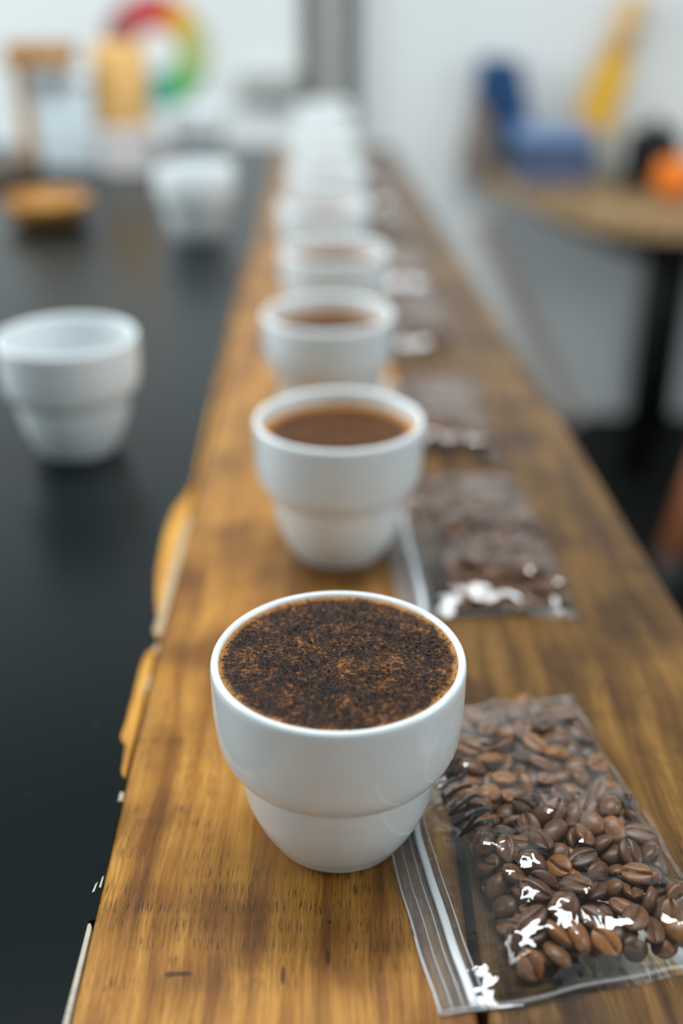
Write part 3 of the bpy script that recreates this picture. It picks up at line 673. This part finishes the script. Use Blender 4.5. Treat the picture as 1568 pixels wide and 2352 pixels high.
def make_bag(corner, deg, W, L, label, seed, text=None, indent=0.0, slack=0.0010, flip=False, res=0.0011, beans_to=None):
    root = tag(empty('coffee_sample_bag', (corner[0], corner[1], 0.0002), math.radians(deg)), label, 'bag', 'clear zip bags of coffee beans along the plank')
    fu = (W - 0.0045 - 0.026) / (0.0975 - 0.026); fv = (L - 0.0145) / 0.1365
    mats = []
    for p, q in POSES:
        pu, pv = p.x, p.y
        if flip: pv = 0.1555 - pv
        u = 0.026 + (pu - 0.026) * fu; v = 0.0068 + (pv - 0.0095) * fv
        qq = Quaternion((0, 0, 1), PI) @ q if flip else q
        mats.append(Matrix.Translation((u, v, p.z + 0.0006)) @ qq.to_matrix().to_4x4())
    base = np.array([(v.co.x, v.co.y, v.co.z, 1.0) for v in BEAN_LO.vertices])
    allv = np.concatenate([base @ np.array(m).T for m in mats])[:, :3]
    nu = int(round(W / res)); nv = int(round(L / res))
    h, U, V = film_heights(allv, W, L, nu, nv, seed, slack)
    def warp(u, v):
        e = 0.0009 * math.sin(v * 75 + seed) + 0.0005 * math.sin(v * 210 + seed * 2)
        d = indent * math.exp(-((v - 0.108) / 0.022) ** 2) * max(0.0, 1 - u / 0.030)
        f = 0.0010 * math.sin(u * 62 + seed) + 0.0005 * math.sin(u * 170 + 2 * seed)
        return u + d + e * (u / W) ** 2 + 0.3 * e * (1 - u / W), v + f * (1 - 2 * v / L)
    bm = bmesh.new()
    top = [[None] * (nv + 1) for _ in range(nu + 1)]
    for i in range(nu + 1):
        for j in range(nv + 1):
            x, y = warp(U[i, j], V[i, j])
            top[i][j] = bm.verts.new((x, y, h[i, j]))
    for i in range(nu):
        for j in range(nv):
            bm.faces.new((top[i][j], top[i + 1][j], top[i + 1][j + 1], top[i][j + 1]))
    # the lower sheet, closed to the upper one along the border
    bu = [0, nu // 4, nu // 2, 3 * nu // 4, nu]
    rim = [(i, 0) for i in range(nu)] + [(nu, j) for j in range(nv)] + [(i, nv) for i in range(nu, 0, -1)] + [(0, j) for j in range(nv, 0, -1)]
    low = []
    for i, j in rim:
        t = top[i][j]
        low.append(bm.verts.new((t.co.x, t.co.y, 0.0001)))
    n = len(rim)
    for k in range(n):
        k2 = (k + 1) % n
        bm.faces.new((low[k], low[k2], top[rim[k2][0]][rim[k2][1]], top[rim[k][0]][rim[k][1]]))
    bm.faces.new(low[::-1])
    film = from_bm('plastic_film', bm, M['film'], root)
    def hgt(u, v):
        i = min(max(u / W * nu, 0), nu - 1e-6); j = min(max(v / L * nv, 0), nv - 1e-6)
        a, b = int(i), int(j); s, t = i - a, j - b
        return (h[a, b] * (1 - s) + h[a + 1, b] * s) * (1 - t) + (h[a, b + 1] * (1 - s) + h[a + 1, b + 1] * s) * t
    def strip(name, u0, width, hh, mat, v0=0.0015, v1=None, n=40, parent=root):
        v1 = L - 0.0015 if v1 is None else v1
        bm = bmesh.new(); rows = []
        for k in range(n + 1):
            v = v0 + (v1 - v0) * k / n
            z = hgt(u0, v) + 0.0001
            rows.append([bm.verts.new((*warp(u0 + du * width, v), z + dz * hh)) for du, dz in ((-0.5, 0), (-0.32, 1), (0.32, 1), (0.5, 0))])
        for a, b in zip(rows, rows[1:]):
            for c in range(3): bm.faces.new((a[c], a[c + 1], b[c + 1], b[c]))
            bm.faces.new((a[3], a[0], b[0], b[3]))
        bm.faces.new(rows[0][::-1]); bm.faces.new(rows[-1])
        return from_bm(name, bm, mat, parent)
    zp = strip('zip_closure', 0.0118, 0.0032, 0.0007, M['zip'])
    strip('zip_band', 0.0085, 0.0150, 0.00005, M['band'])
    for u0, w in ((0.0006, 0.0008), (0.0046, 0.0004), (0.0082, 0.0004), (0.0155, 0.0005)):
        strip('zip_ridge', u0, w, 0.0004, M['ridge'])
    # welded side seams
    for v0 in (0.0018, L - 0.0018):
        bm = bmesh.new(); rows = []
        for k in range(61):
            u = 0.0005 + (W - 0.001) * k / 60
            z = max(hgt(u, v0 - 0.0006), hgt(u, v0 + 0.0006)) + 0.00008
            rows.append([bm.verts.new((*warp(u, v0 + d), z)) for d in (-0.0007, 0.0007)])
        for a, b in zip(rows, rows[1:]): bm.faces.new((a[0], b[0], b[1], a[1]))
        ext = bmesh.ops.extrude_face_region(bm, geom=bm.faces[:])
        for v in ext['geom']:
            if isinstance(v, bmesh.types.BMVert): v.co.z += 0.0002
        from_bm('welded_seam', bm, M['seal'], root)
    if text:
        bm = bmesh.new()
        for pts in text:
            # thicken each pen stroke into a ribbon lying on the film
            dense = []
            for (a0, b0), (a1, b1) in zip(pts, pts[1:]):
                m = max(2, int(math.hypot(a1 - a0, b1 - b0) / 0.0006))
                dense += [(a0 + (a1 - a0) * t / m, b0 + (b1 - b0) * t / m) for t in range(m)]
            dense.append(pts[-1])
            rows = []
            for k, (u, v) in enumerate(dense):
                p = dense[max(k - 1, 0)]; q = dense[min(k + 1, len(dense) - 1)]
                d = Vector((q[0] - p[0], q[1] - p[1])).normalized()
                nx, ny = -d.y * 0.00080, d.x * 0.00080
                r = []
                for s in (-1, 1):
                    uu, vv = u + s * nx, v + s * ny
                    r.append(bm.verts.new((*warp(uu, vv), hgt(uu, vv) + 0.00022)))
                rows.append(r)
            for a, b in zip(rows, rows[1:]): bm.faces.new((a[0], b[0], b[1], a[1]))
        t = from_bm('marker_writing', bm, M['ink'], root)
        t['label'] = 'black handwritten marker lettering'
    mw = Matrix.Translation((corner[0], corner[1], 0.0002)) @ Matrix.Rotation(math.radians(deg), 4, 'Z')
    return root, [mw @ m for m in mats]

# marker writing N A T U R A L, reading away from the camera, tops towards the zip
GLY = {'N': [[(0, 0), (0, 1), (0.75, 0), (0.75, 1)]], 'A': [[(0, 0), (0.4, 1), (0.8, 0)], [(0.15, 0.38), (0.65, 0.38)]], 'T': [[(0, 1), (0.85, 1)], [(0.42, 1), (0.42, 0)]],
       'U': [[(0, 1), (0, 0.25), (0.15, 0.03), (0.5, 0.03), (0.68, 0.25), (0.68, 1)]], 'R': [[(0, 0), (0, 1), (0.5, 0.95), (0.62, 0.75), (0.5, 0.55), (0, 0.5), (0.7, 0)]], 'L': [[(0, 1), (0, 0), (0.6, 0)]]}
strokes = []
v = 0.0670
for ch in 'NATURAL':
    for st in GLY[ch]:
        strokes.append([(0.0372 - 0.0122 * b + 0.0006 * math.sin(7 * a + v * 300), v + 0.0082 * a + 0.0010 * b) for a, b in st])
    v += 0.0094

BAGS = [((0.0309, 0.2440), 11.0, 0.1020, 0.1530, 'clear zip bag of coffee beans with black marker writing beside the nearest cup', 3, strokes, 0.0115, 0.0010),
        ((0.0300, 0.4755), 3.5, 0.0900, 0.1600, 'crinkled clear zip bag of coffee beans beside the second cup', 5, None, 0.0, 0.0024),
        ((0.0185, 0.6770), -1.0, 0.0860, 0.1420, 'blurred bag of coffee beans beside the third cup, its film hazy grey', 6, None, 0.0, 0.0022),
        ((0.0210, 0.8920), 3.0, 0.0780, 0.1480, 'blurred bag of coffee beans beside the fourth cup', 7, None, 0.0, 0.0020),
        ((0.0105, 1.0740), 2.0, 0.0800, 0.1450, 'blurred bag of coffee beans beside the fifth cup', 8, None, 0.0, 0.0020),
        ((0.0110, 1.2700), 2.0, 0.0720, 0.1450, 'blurred bag of coffee beans beside the sixth cup', 9, None, 0.0, 0.0020),
        ((0.0060, 1.4550), 2.0, 0.0720, 0.1450, 'blurred bag of coffee beans beside the seventh cup', 10, None, 0.0, 0.0020),
        ((0.0020, 1.6450), 2.0, 0.0720, 0.1450, 'blurred bag of coffee beans beside the eighth cup', 11, None, 0.0, 0.0020)]
def bean_label(m, root):
    p = (Matrix.Translation(root.location) @ Matrix.Rotation(root.rotation_euler.z, 4, 'Z')).inverted() @ m.translation
    up = (m.to_3x3() @ Vector((0, 0, 1))).z
    face = 'rounded back up' if up > 0.45 else ('crease up' if up < -0.45 else 'on edge')
    across = 'zip side' if p.x < 0.051 else ('middle' if p.x < 0.075 else 'outer side')
    along = 'front' if p.y < 0.055 else ('centre' if p.y < 0.105 else 'far end')
    layer = 'top' if p.z > 0.0062 else 'bottom'
    return 'coffee bean, %s, in %s layer, %s, %s of the nearest bag' % (face, layer, across, along)
rest = bmesh.new()
lo_v = [v.co.copy() for v in BEAN_LO.vertices]; lo_f = [tuple(p.vertices) for p in BEAN_LO.polygons]
for i, (c, deg, W, L, lb, seed, tx, ind, sl) in enumerate(BAGS):
    root, mats = make_bag(c, deg, W, L, lb, seed, tx, ind, sl, flip=bool(i % 2), res=0.0010 if i == 0 else (0.0014 if i < 3 else 0.0022))
    if i == 0:
        for k, m in enumerate(mats):
            o = bpy.data.objects.new('coffee_bean', BEANS[k % 3])
            o.matrix_world = m
            link(o)
            tag(o, bean_label(m, root), 'coffee bean', 'coffee beans in the nearest bag')
    else:
        for m in mats:
            vs = [rest.verts.new(m @ p) for p in lo_v]
            for f in lo_f: rest.faces.new([vs[t] for t in f])
tag(from_bm('coffee_beans', rest, M['bean']), 'roasted coffee beans filling the bags behind the nearest one', 'coffee beans', kind='stuff')

# ------------------------------------------------------------------ things on the far black tabletop
def dish(loc, label):
    bm = bmesh.new()
    lathe(bm, smooth_prof([(0, 0.0), (0.030, 0.0), (0.046, 0.010), (0.052, 0.026), (0.0505, 0.030), (0.046, 0.027), (0.038, 0.014), (0.020, 0.009), (0, 0.008)], 4), 48)
    o = from_bm('wooden_dish', bm, M['amber_wood'])
    o.location = loc
    return tag(o, label, 'dish')
dish((-0.352, 1.375, 0.0005), 'small turned amber wooden dish on the black tabletop')
st = tag(empty('drip_stand', (-0.450, 1.700, 0.0005)), 'amber wooden drip stand with a crossbar and dark base on the black tabletop', 'stand')
box_obj('base', (-0.065, 0.006, -0.10, 0.05, 0.0, 0.014), M['dark_wood'], st, 0.003)
box_obj('post', (-0.010, 0.006, -0.008, 0.008, 0.014, 0.146), M['amber_wood'], st, 0.002)
box_obj('crossbar', (-0.016, 0.074, -0.03, 0.03, 0.146, 0.176), M['amber_wood'], st, 0.003)
gr = tag(empty('storage_canister', (-0.396, 1.735, 0.0005)), 'pale blue white square canister beneath the wooden crossbar', 'canister')
box_obj('body', (-0.044, 0.044, -0.040, 0.040, 0.0, 0.118), plain('pale_blue_enamel', (0.66, 0.74, 0.78), 0.35), gr, 0.008, True)
box_obj('lid', (-0.045, 0.045, -0.041, 0.041, 0.118, 0.136), plain('pale_lid', (0.72, 0.77, 0.79), 0.35), gr, 0.006, True)
bx = tag(empty('pale_carton', (-0.313, 1.720, 0.0005)), 'pale pinkish white carton under the kraft paper pouch', 'carton')
box_obj('body', (-0.036, 0.036, -0.035, 0.035, 0.0, 0.060), plain('pale_card', (0.62, 0.58, 0.56), 0.7), bx, 0.002)
box_obj('lid', (-0.037, 0.037, -0.036, 0.036, 0.050, 0.064), plain('pale_card_lid', (0.66, 0.62, 0.60), 0.7), bx, 0.002)
pk = tag(empty('kraft_pouch', (-0.315, 1.715, 0.0645)), 'amber kraft paper pouch standing on the pale carton', 'pouch')
bm = bmesh.new()
rows = []
for z, w, d in ((0, 0.034, 0.020), (0.01, 0.037, 0.022), (0.05, 0.037, 0.018), (0.085, 0.038, 0.010), (0.10, 0.038, 0.003), (0.112, 0.038, 0.002)):
    rows.append([bm.verts.new((w * cx, d * cy, z)) for cx, cy in ((-1, -0.6), (-0.5, -1), (0.5, -1), (1, -0.6), (1, 0.6), (0.5, 1), (-0.5, 1), (-1, 0.6))])
for a, b in zip(rows, rows[1:]):
    for k in range(8): bm.faces.new((a[k], a[(k + 1) % 8], b[(k + 1) % 8], b[k]))
bm.faces.new(rows[0][::-1]); bm.faces.new(rows[-1])
from_bm('paper_body', bm, plain('kraft_paper', (0.72, 0.42, 0.14), 0.75, vary=0.12), pk)
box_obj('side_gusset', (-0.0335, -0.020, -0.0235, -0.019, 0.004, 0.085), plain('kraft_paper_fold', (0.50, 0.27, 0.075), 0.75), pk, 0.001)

# ------------------------------------------------------------------ colour wheel poster on the wall
wh = tag(empty('colour_wheel', (-0.428, 2.799, 0.078)), 'round multicoloured wheel poster with a white centre on the back wall', 'poster')
WC = [(0.32, 0.46, 0.30), (0.60, 0.04, 0.05), (0.42, 0.03, 0.04), (0.36, 0.10, 0.07)]
cols = [(0, (0.45, 0.50, 0.16)), (30, (0.75, 0.42, 0.03)), (52, (0.80, 0.28, 0.02)), (72, (0.55, 0.02, 0.02)), (100, (0.62, 0.10, 0.11)), (126, (0.36, 0.07, 0.06)), (152, (0.30, 0.16, 0.12)),
        (185, (0.40, 0.30, 0.22)), (220, (0.35, 0.40, 0.38)), (255, (0.10, 0.35, 0.38)), (280, (0.08, 0.42, 0.14)), (310, (0.20, 0.48, 0.14)), (338, (0.48, 0.52, 0.20))]
def sector(a0, a1, r0, r1, t0, t1, mat, parent):
    bm = bmesh.new(); n = 6
    f = [[], [], [], []]
    for k in range(n + 1):
        a = math.radians(a0 + (a1 - a0) * k / n)
        for s, (r, y) in enumerate(((r0, t0), (r1, t0), (r1, t1), (r0, t1))):
            f[s].append(bm.verts.new((r * math.cos(a), -y, r * math.sin(a))))
    for k in range(n):
        for s in range(4):
            bm.faces.new((f[s][k], f[s][k + 1], f[(s + 1) % 4][k + 1], f[(s + 1) % 4][k]))
    for k in (0, n): bm.faces.new([f[s][k] for s in range(4)])
    return from_bm('colour_segment', bm, mat, parent, False)
for i, (a, c) in enumerate(cols):
    a1 = cols[(i + 1) % len(cols)][0] + (360 if i == len(cols) - 1 else 0)
    mt = plain('wheel_colour_%d' % i, c, 0.6)
    sector(a, a1, 0.047, 0.122, 0.001, 0.0035, mt, wh)
bm = bmesh.new()
lathe(bm, [(0, 0.0045), (0.0465, 0.0045), (0.0465, 0.001), (0, 0.001)], 40)
d = from_bm('white_centre', bm, plain('wheel_white', (0.86, 0.88, 0.88), 0.6), wh, False)
d.rotation_euler = (PI / 2, 0, 0)

# ------------------------------------------------------------------ side table on the right with its things
ZT = -0.18
stb = tag(empty('side_table', (0.95, 2.50, -0.82)), 'wooden topped side table with a rounded corner and black legs by the wall', 'table')
def spart(name, bm, mat, smooth=False):
    o = from_bm(name, bm, mat, stb, smooth)
    o.location = (-0.95, -2.50, 0.82)
    return o
arc = []
for k in range(9):
    t = k / 8
    p0, p1, p2 = Vector((0.425, 2.53)), Vector((0.475, 2.23)), Vector((0.66, 2.225))
    q = p0 * (1 - t) ** 2 + 2 * p1 * t * (1 - t) + p2 * t * t
    arc.append((q.x, q.y))
bm = bmesh.new()
add_prism(bm, [(0.330, 2.78)] + arc + [(1.50, 2.225), (1.50, 2.78)], ZT - 0.040, ZT, 0.003)
spart('table_top', bm, M['side_wood'])
bm = bmesh.new()
add_prism(bm, [(0.47, 2.75), (0.60, 2.33), (1.45, 2.33), (1.45, 2.75)], ZT - 0.10, ZT - 0.040)
spart('apron', bm, M['black_metal'])
for lx, ly in ((0.695, 2.44), (0.82, 2.72), (1.38, 2.40), (1.38, 2.72)):
    bm = bmesh.new()
    add_tube(bm, [(lx, ly, -0.82), (lx, ly, -0.5), (lx, ly, ZT - 0.04)], 0.034, 20)
    spart('leg', bm, M['black_metal'], True)
# blue lidded box
bb = tag(empty('blue_storage_box', (0.468, 2.61, ZT)), 'blue lidded storage box on the side table', 'box')
box_obj('body', (-0.080, 0.080, -0.06, 0.06, 0.0, 0.072), plain('grey_blue_plastic', (0.10, 0.125, 0.22), 0.4), bb, 0.008, True)
box_obj('band', (-0.088, 0.088, -0.063, 0.063, 0.066, 0.086), plain('navy_plastic', (0.010, 0.035, 0.10), 0.4), bb, 0.003)
box_obj('lid', (-0.086, 0.086, -0.061, 0.061, 0.086, 0.122), plain('light_blue_plastic', (0.20, 0.30, 0.50), 0.35), bb, 0.008, True)
# folded table sign
sg = tag(empty('tent_sign', (0.372, 2.735, ZT)), 'folded table sign, navy on one side and brown on the other, beside the blue box', 'sign')
for nm, pts, mt in (('blue_panel', [(-0.066, 0.180), (-0.058, 0.250), (0.026, 0.246), (0.095, 0.0), (0.035, 0.0)], plain('navy_card', (0.006, 0.055, 0.15), 0.5)), ('brown_panel', [(-0.068, 0.178), (-0.020, 0.150), (-0.040, 0.0), (-0.098, 0.0)], plain('brown_card', (0.26, 0.20, 0.17), 0.6))):
    bm = bmesh.new()
    f0 = [bm.verts.new((x, -0.030, z)) for x, z in pts]; f1 = [bm.verts.new((x, 0.030, z)) for x, z in pts]
    bm.faces.new(f0); bm.faces.new(f1[::-1])
    for k in range(len(pts)): bm.faces.new((f0[k], f0[(k + 1) % len(pts)], f1[(k + 1) % len(pts)], f1[k]))
    from_bm(nm, bm, mt, sg, False)
# yellow paddle in a holder
pd = tag(empty('yellow_paddle', (0.553, 2.720, ZT)), 'yellow wooden paddle leaning on the wall behind the blue box', 'paddle')
bm = bmesh.new()
rows = []
for t, w in ((0, 0.026), (0.06, 0.040), (0.16, 0.043), (0.24, 0.036), (0.28, 0.026), (0.355, 0.026), (0.375, 0.016)):
    c = Vector((-0.002 + 0.285 * t, 0.045 * t / 0.375, t))
    rows.append([bm.verts.new(c + Vector((sx * w, sy * 0.005, -sx * w * 0.25))) for sx, sy in ((-1, -1), (1, -1), (1, 1), (-1, 1))])
for k, (a, b) in enumerate(zip(rows, rows[1:])):
    for s in range(4): bm.faces.new((a[s], a[(s + 1) % 4], b[(s + 1) % 4], b[s]))
bm.faces.new(rows[0][::-1]); bm.faces.new(rows[-1])
from_bm('paddle_blade', bm, plain('yellow_paint', (0.78, 0.42, 0.03), 0.5), pd, False)
bm = bmesh.new()
add_tube(bm, [(0.074, 0.033, 0.262), (0.090, 0.039, 0.318), (0.104, 0.045, 0.372)], [0.024, 0.026, 0.024], 12)
from_bm('handle', bm, plain('pale_orange_wood', (0.72, 0.44, 0.17), 0.5), pd)
# small pale mug
mg = tag(empty('pale_mug', (0.594, 2.66, ZT), PI / 2), 'small pale grey mug on the side table between the blue box and the black pot', 'mug')
bm = bmesh.new()
lathe(bm, smooth_prof([(0, 0.0), (0.024, 0.0), (0.030, 0.02), (0.032, 0.075), (0.030, 0.078), (0.028, 0.075), (0.026, 0.02), (0, 0.008)], 4), 40)
from_bm('body', bm, plain('pale_stoneware', (0.62, 0.63, 0.58), 0.4), mg)
bm = bmesh.new()
add_tube(bm, [(0.031 + 0.020 * math.sin(PI * k / 8), 0, 0.020 + 0.040 * k / 8) for k in range(9)], 0.004, 8)
from_bm('handle', bm, M['porcelain'], mg)
# black pot with handle
pt = tag(empty('black_pot', (0.692, 2.60, ZT)), 'black lidded pot behind the orange ball on the side table', 'pot')
bm = bmesh.new()
lathe(bm, smooth_prof([(0, 0.0), (0.052, 0.0), (0.062, 0.015), (0.063, 0.075), (0.056, 0.105), (0.035, 0.118), (0.0, 0.120)], 5), 40)
from_bm('body', bm, M['black_metal'], pt)
bm = bmesh.new()
lathe(bm, smooth_prof([(0, 0.140), (0.014, 0.136), (0.016, 0.126), (0.009, 0.117)], 3), 20)
from_bm('lid_knob', bm, M['black_metal'], pt)
bm = bmesh.new()
add_tube(bm, [(-0.045, -0.040, 0.03), (-0.065, -0.085, 0.028), (-0.095, -0.150, 0.020)], [0.014, 0.013, 0.015], 12)
from_bm('handle', bm, M['black_metal'], pt)
bm = bmesh.new()
lathe(bm, smooth_prof([(0, -0.036), (0.020, -0.031), (0.034, -0.014), (0.037, 0.004), (0.030, 0.023), (0.012, 0.034), (0.003, 0.032), (0, 0.031)], 4), 40)
ob = tag(empty('orange_fruit', (0.698, 2.42, ZT)), 'bright orange round fruit on the side table in front of the black pot', 'fruit')
s = from_bm('peel', bm, plain('orange_peel', (1.0, 0.22, 0.004), 0.4, vary=0.1, scale=200), ob)
s.location = (0, 0, 0.0432)
s.scale = (1.2, 1.2, 1.2)
bm = bmesh.new()
lathe(bm, [(0, 0.084), (0.0035, 0.083), (0.003, 0.080), (0, 0.080)], 10)
from_bm('stem_end', bm, plain('stem_green', (0.10, 0.12, 0.03), 0.6), ob)
# slat leaning on the wall beneath the side table
bm = bmesh.new()
a = Vector((0.612, 2.740, -0.815)); b = Vector((0.337, 2.788, -0.30))
dr = (b - a).normalized(); sd = dr.cross(Vector((0, 1, 0))).normalized() * 0.021; th = Vector((0, 0.006, 0))
q = [[bm.verts.new(p + sx * sd + sy * th) for sx, sy in ((-1, -1), (1, -1), (1, 1), (-1, 1))] for p in (a, b)]
for s in range(4): bm.faces.new((q[0][s], q[0][(s + 1) % 4], q[1][(s + 1) % 4], q[1][s]))
bm.faces.new(q[0][::-1]); bm.faces.new(q[1])
tag(from_bm('leaning_slat', bm, plain('pinkish_timber', (0.44, 0.37, 0.33), 0.7), None, False), 'pale brown slat leaning diagonally on the white wall beside the side table', 'slat')

# ------------------------------------------------------------------ stool at the right edge
sl = tag(empty('wooden_stool', (0.86, 2.06, -0.82)), 'reddish brown wooden stool with grey rubber feet, only one leg in view', 'stool')
for (bx_, by_), (tx_, ty_) in (((-0.225, -0.15), (-0.12, -0.08)), ((0.20, -0.17), (0.11, -0.09)), ((-0.04, 0.22), (-0.02, 0.12)), ((0.20, 0.20), (0.11, 0.10))):
    bm = bmesh.new()
    f = Vector((bx_, by_, 0.055)); t = Vector((tx_, ty_, 0.43))
    add_tube(bm, [f, f.lerp(t, 0.5), t], [0.022, 0.026, 0.024], 16)
    lg = from_bm('leg', bm, M['stool_wood'], sl)
    bm = bmesh.new()
    lathe(bm, [(0, 0), (0.030, 0), (0.031, 0.02), (0.027, 0.060), (0, 0.060)], 20, (bx_, by_, 0))
    from_bm('rubber_foot', bm, plain('grey_rubber', (0.035, 0.035, 0.036), 0.7), lg)
bm = bmesh.new()
lathe(bm, smooth_prof([(0, 0.43), (0.13, 0.43), (0.145, 0.44), (0.145, 0.46), (0.13, 0.47), (0, 0.465)], 4), 48)
from_bm('seat', bm, M['stool_wood'], sl)
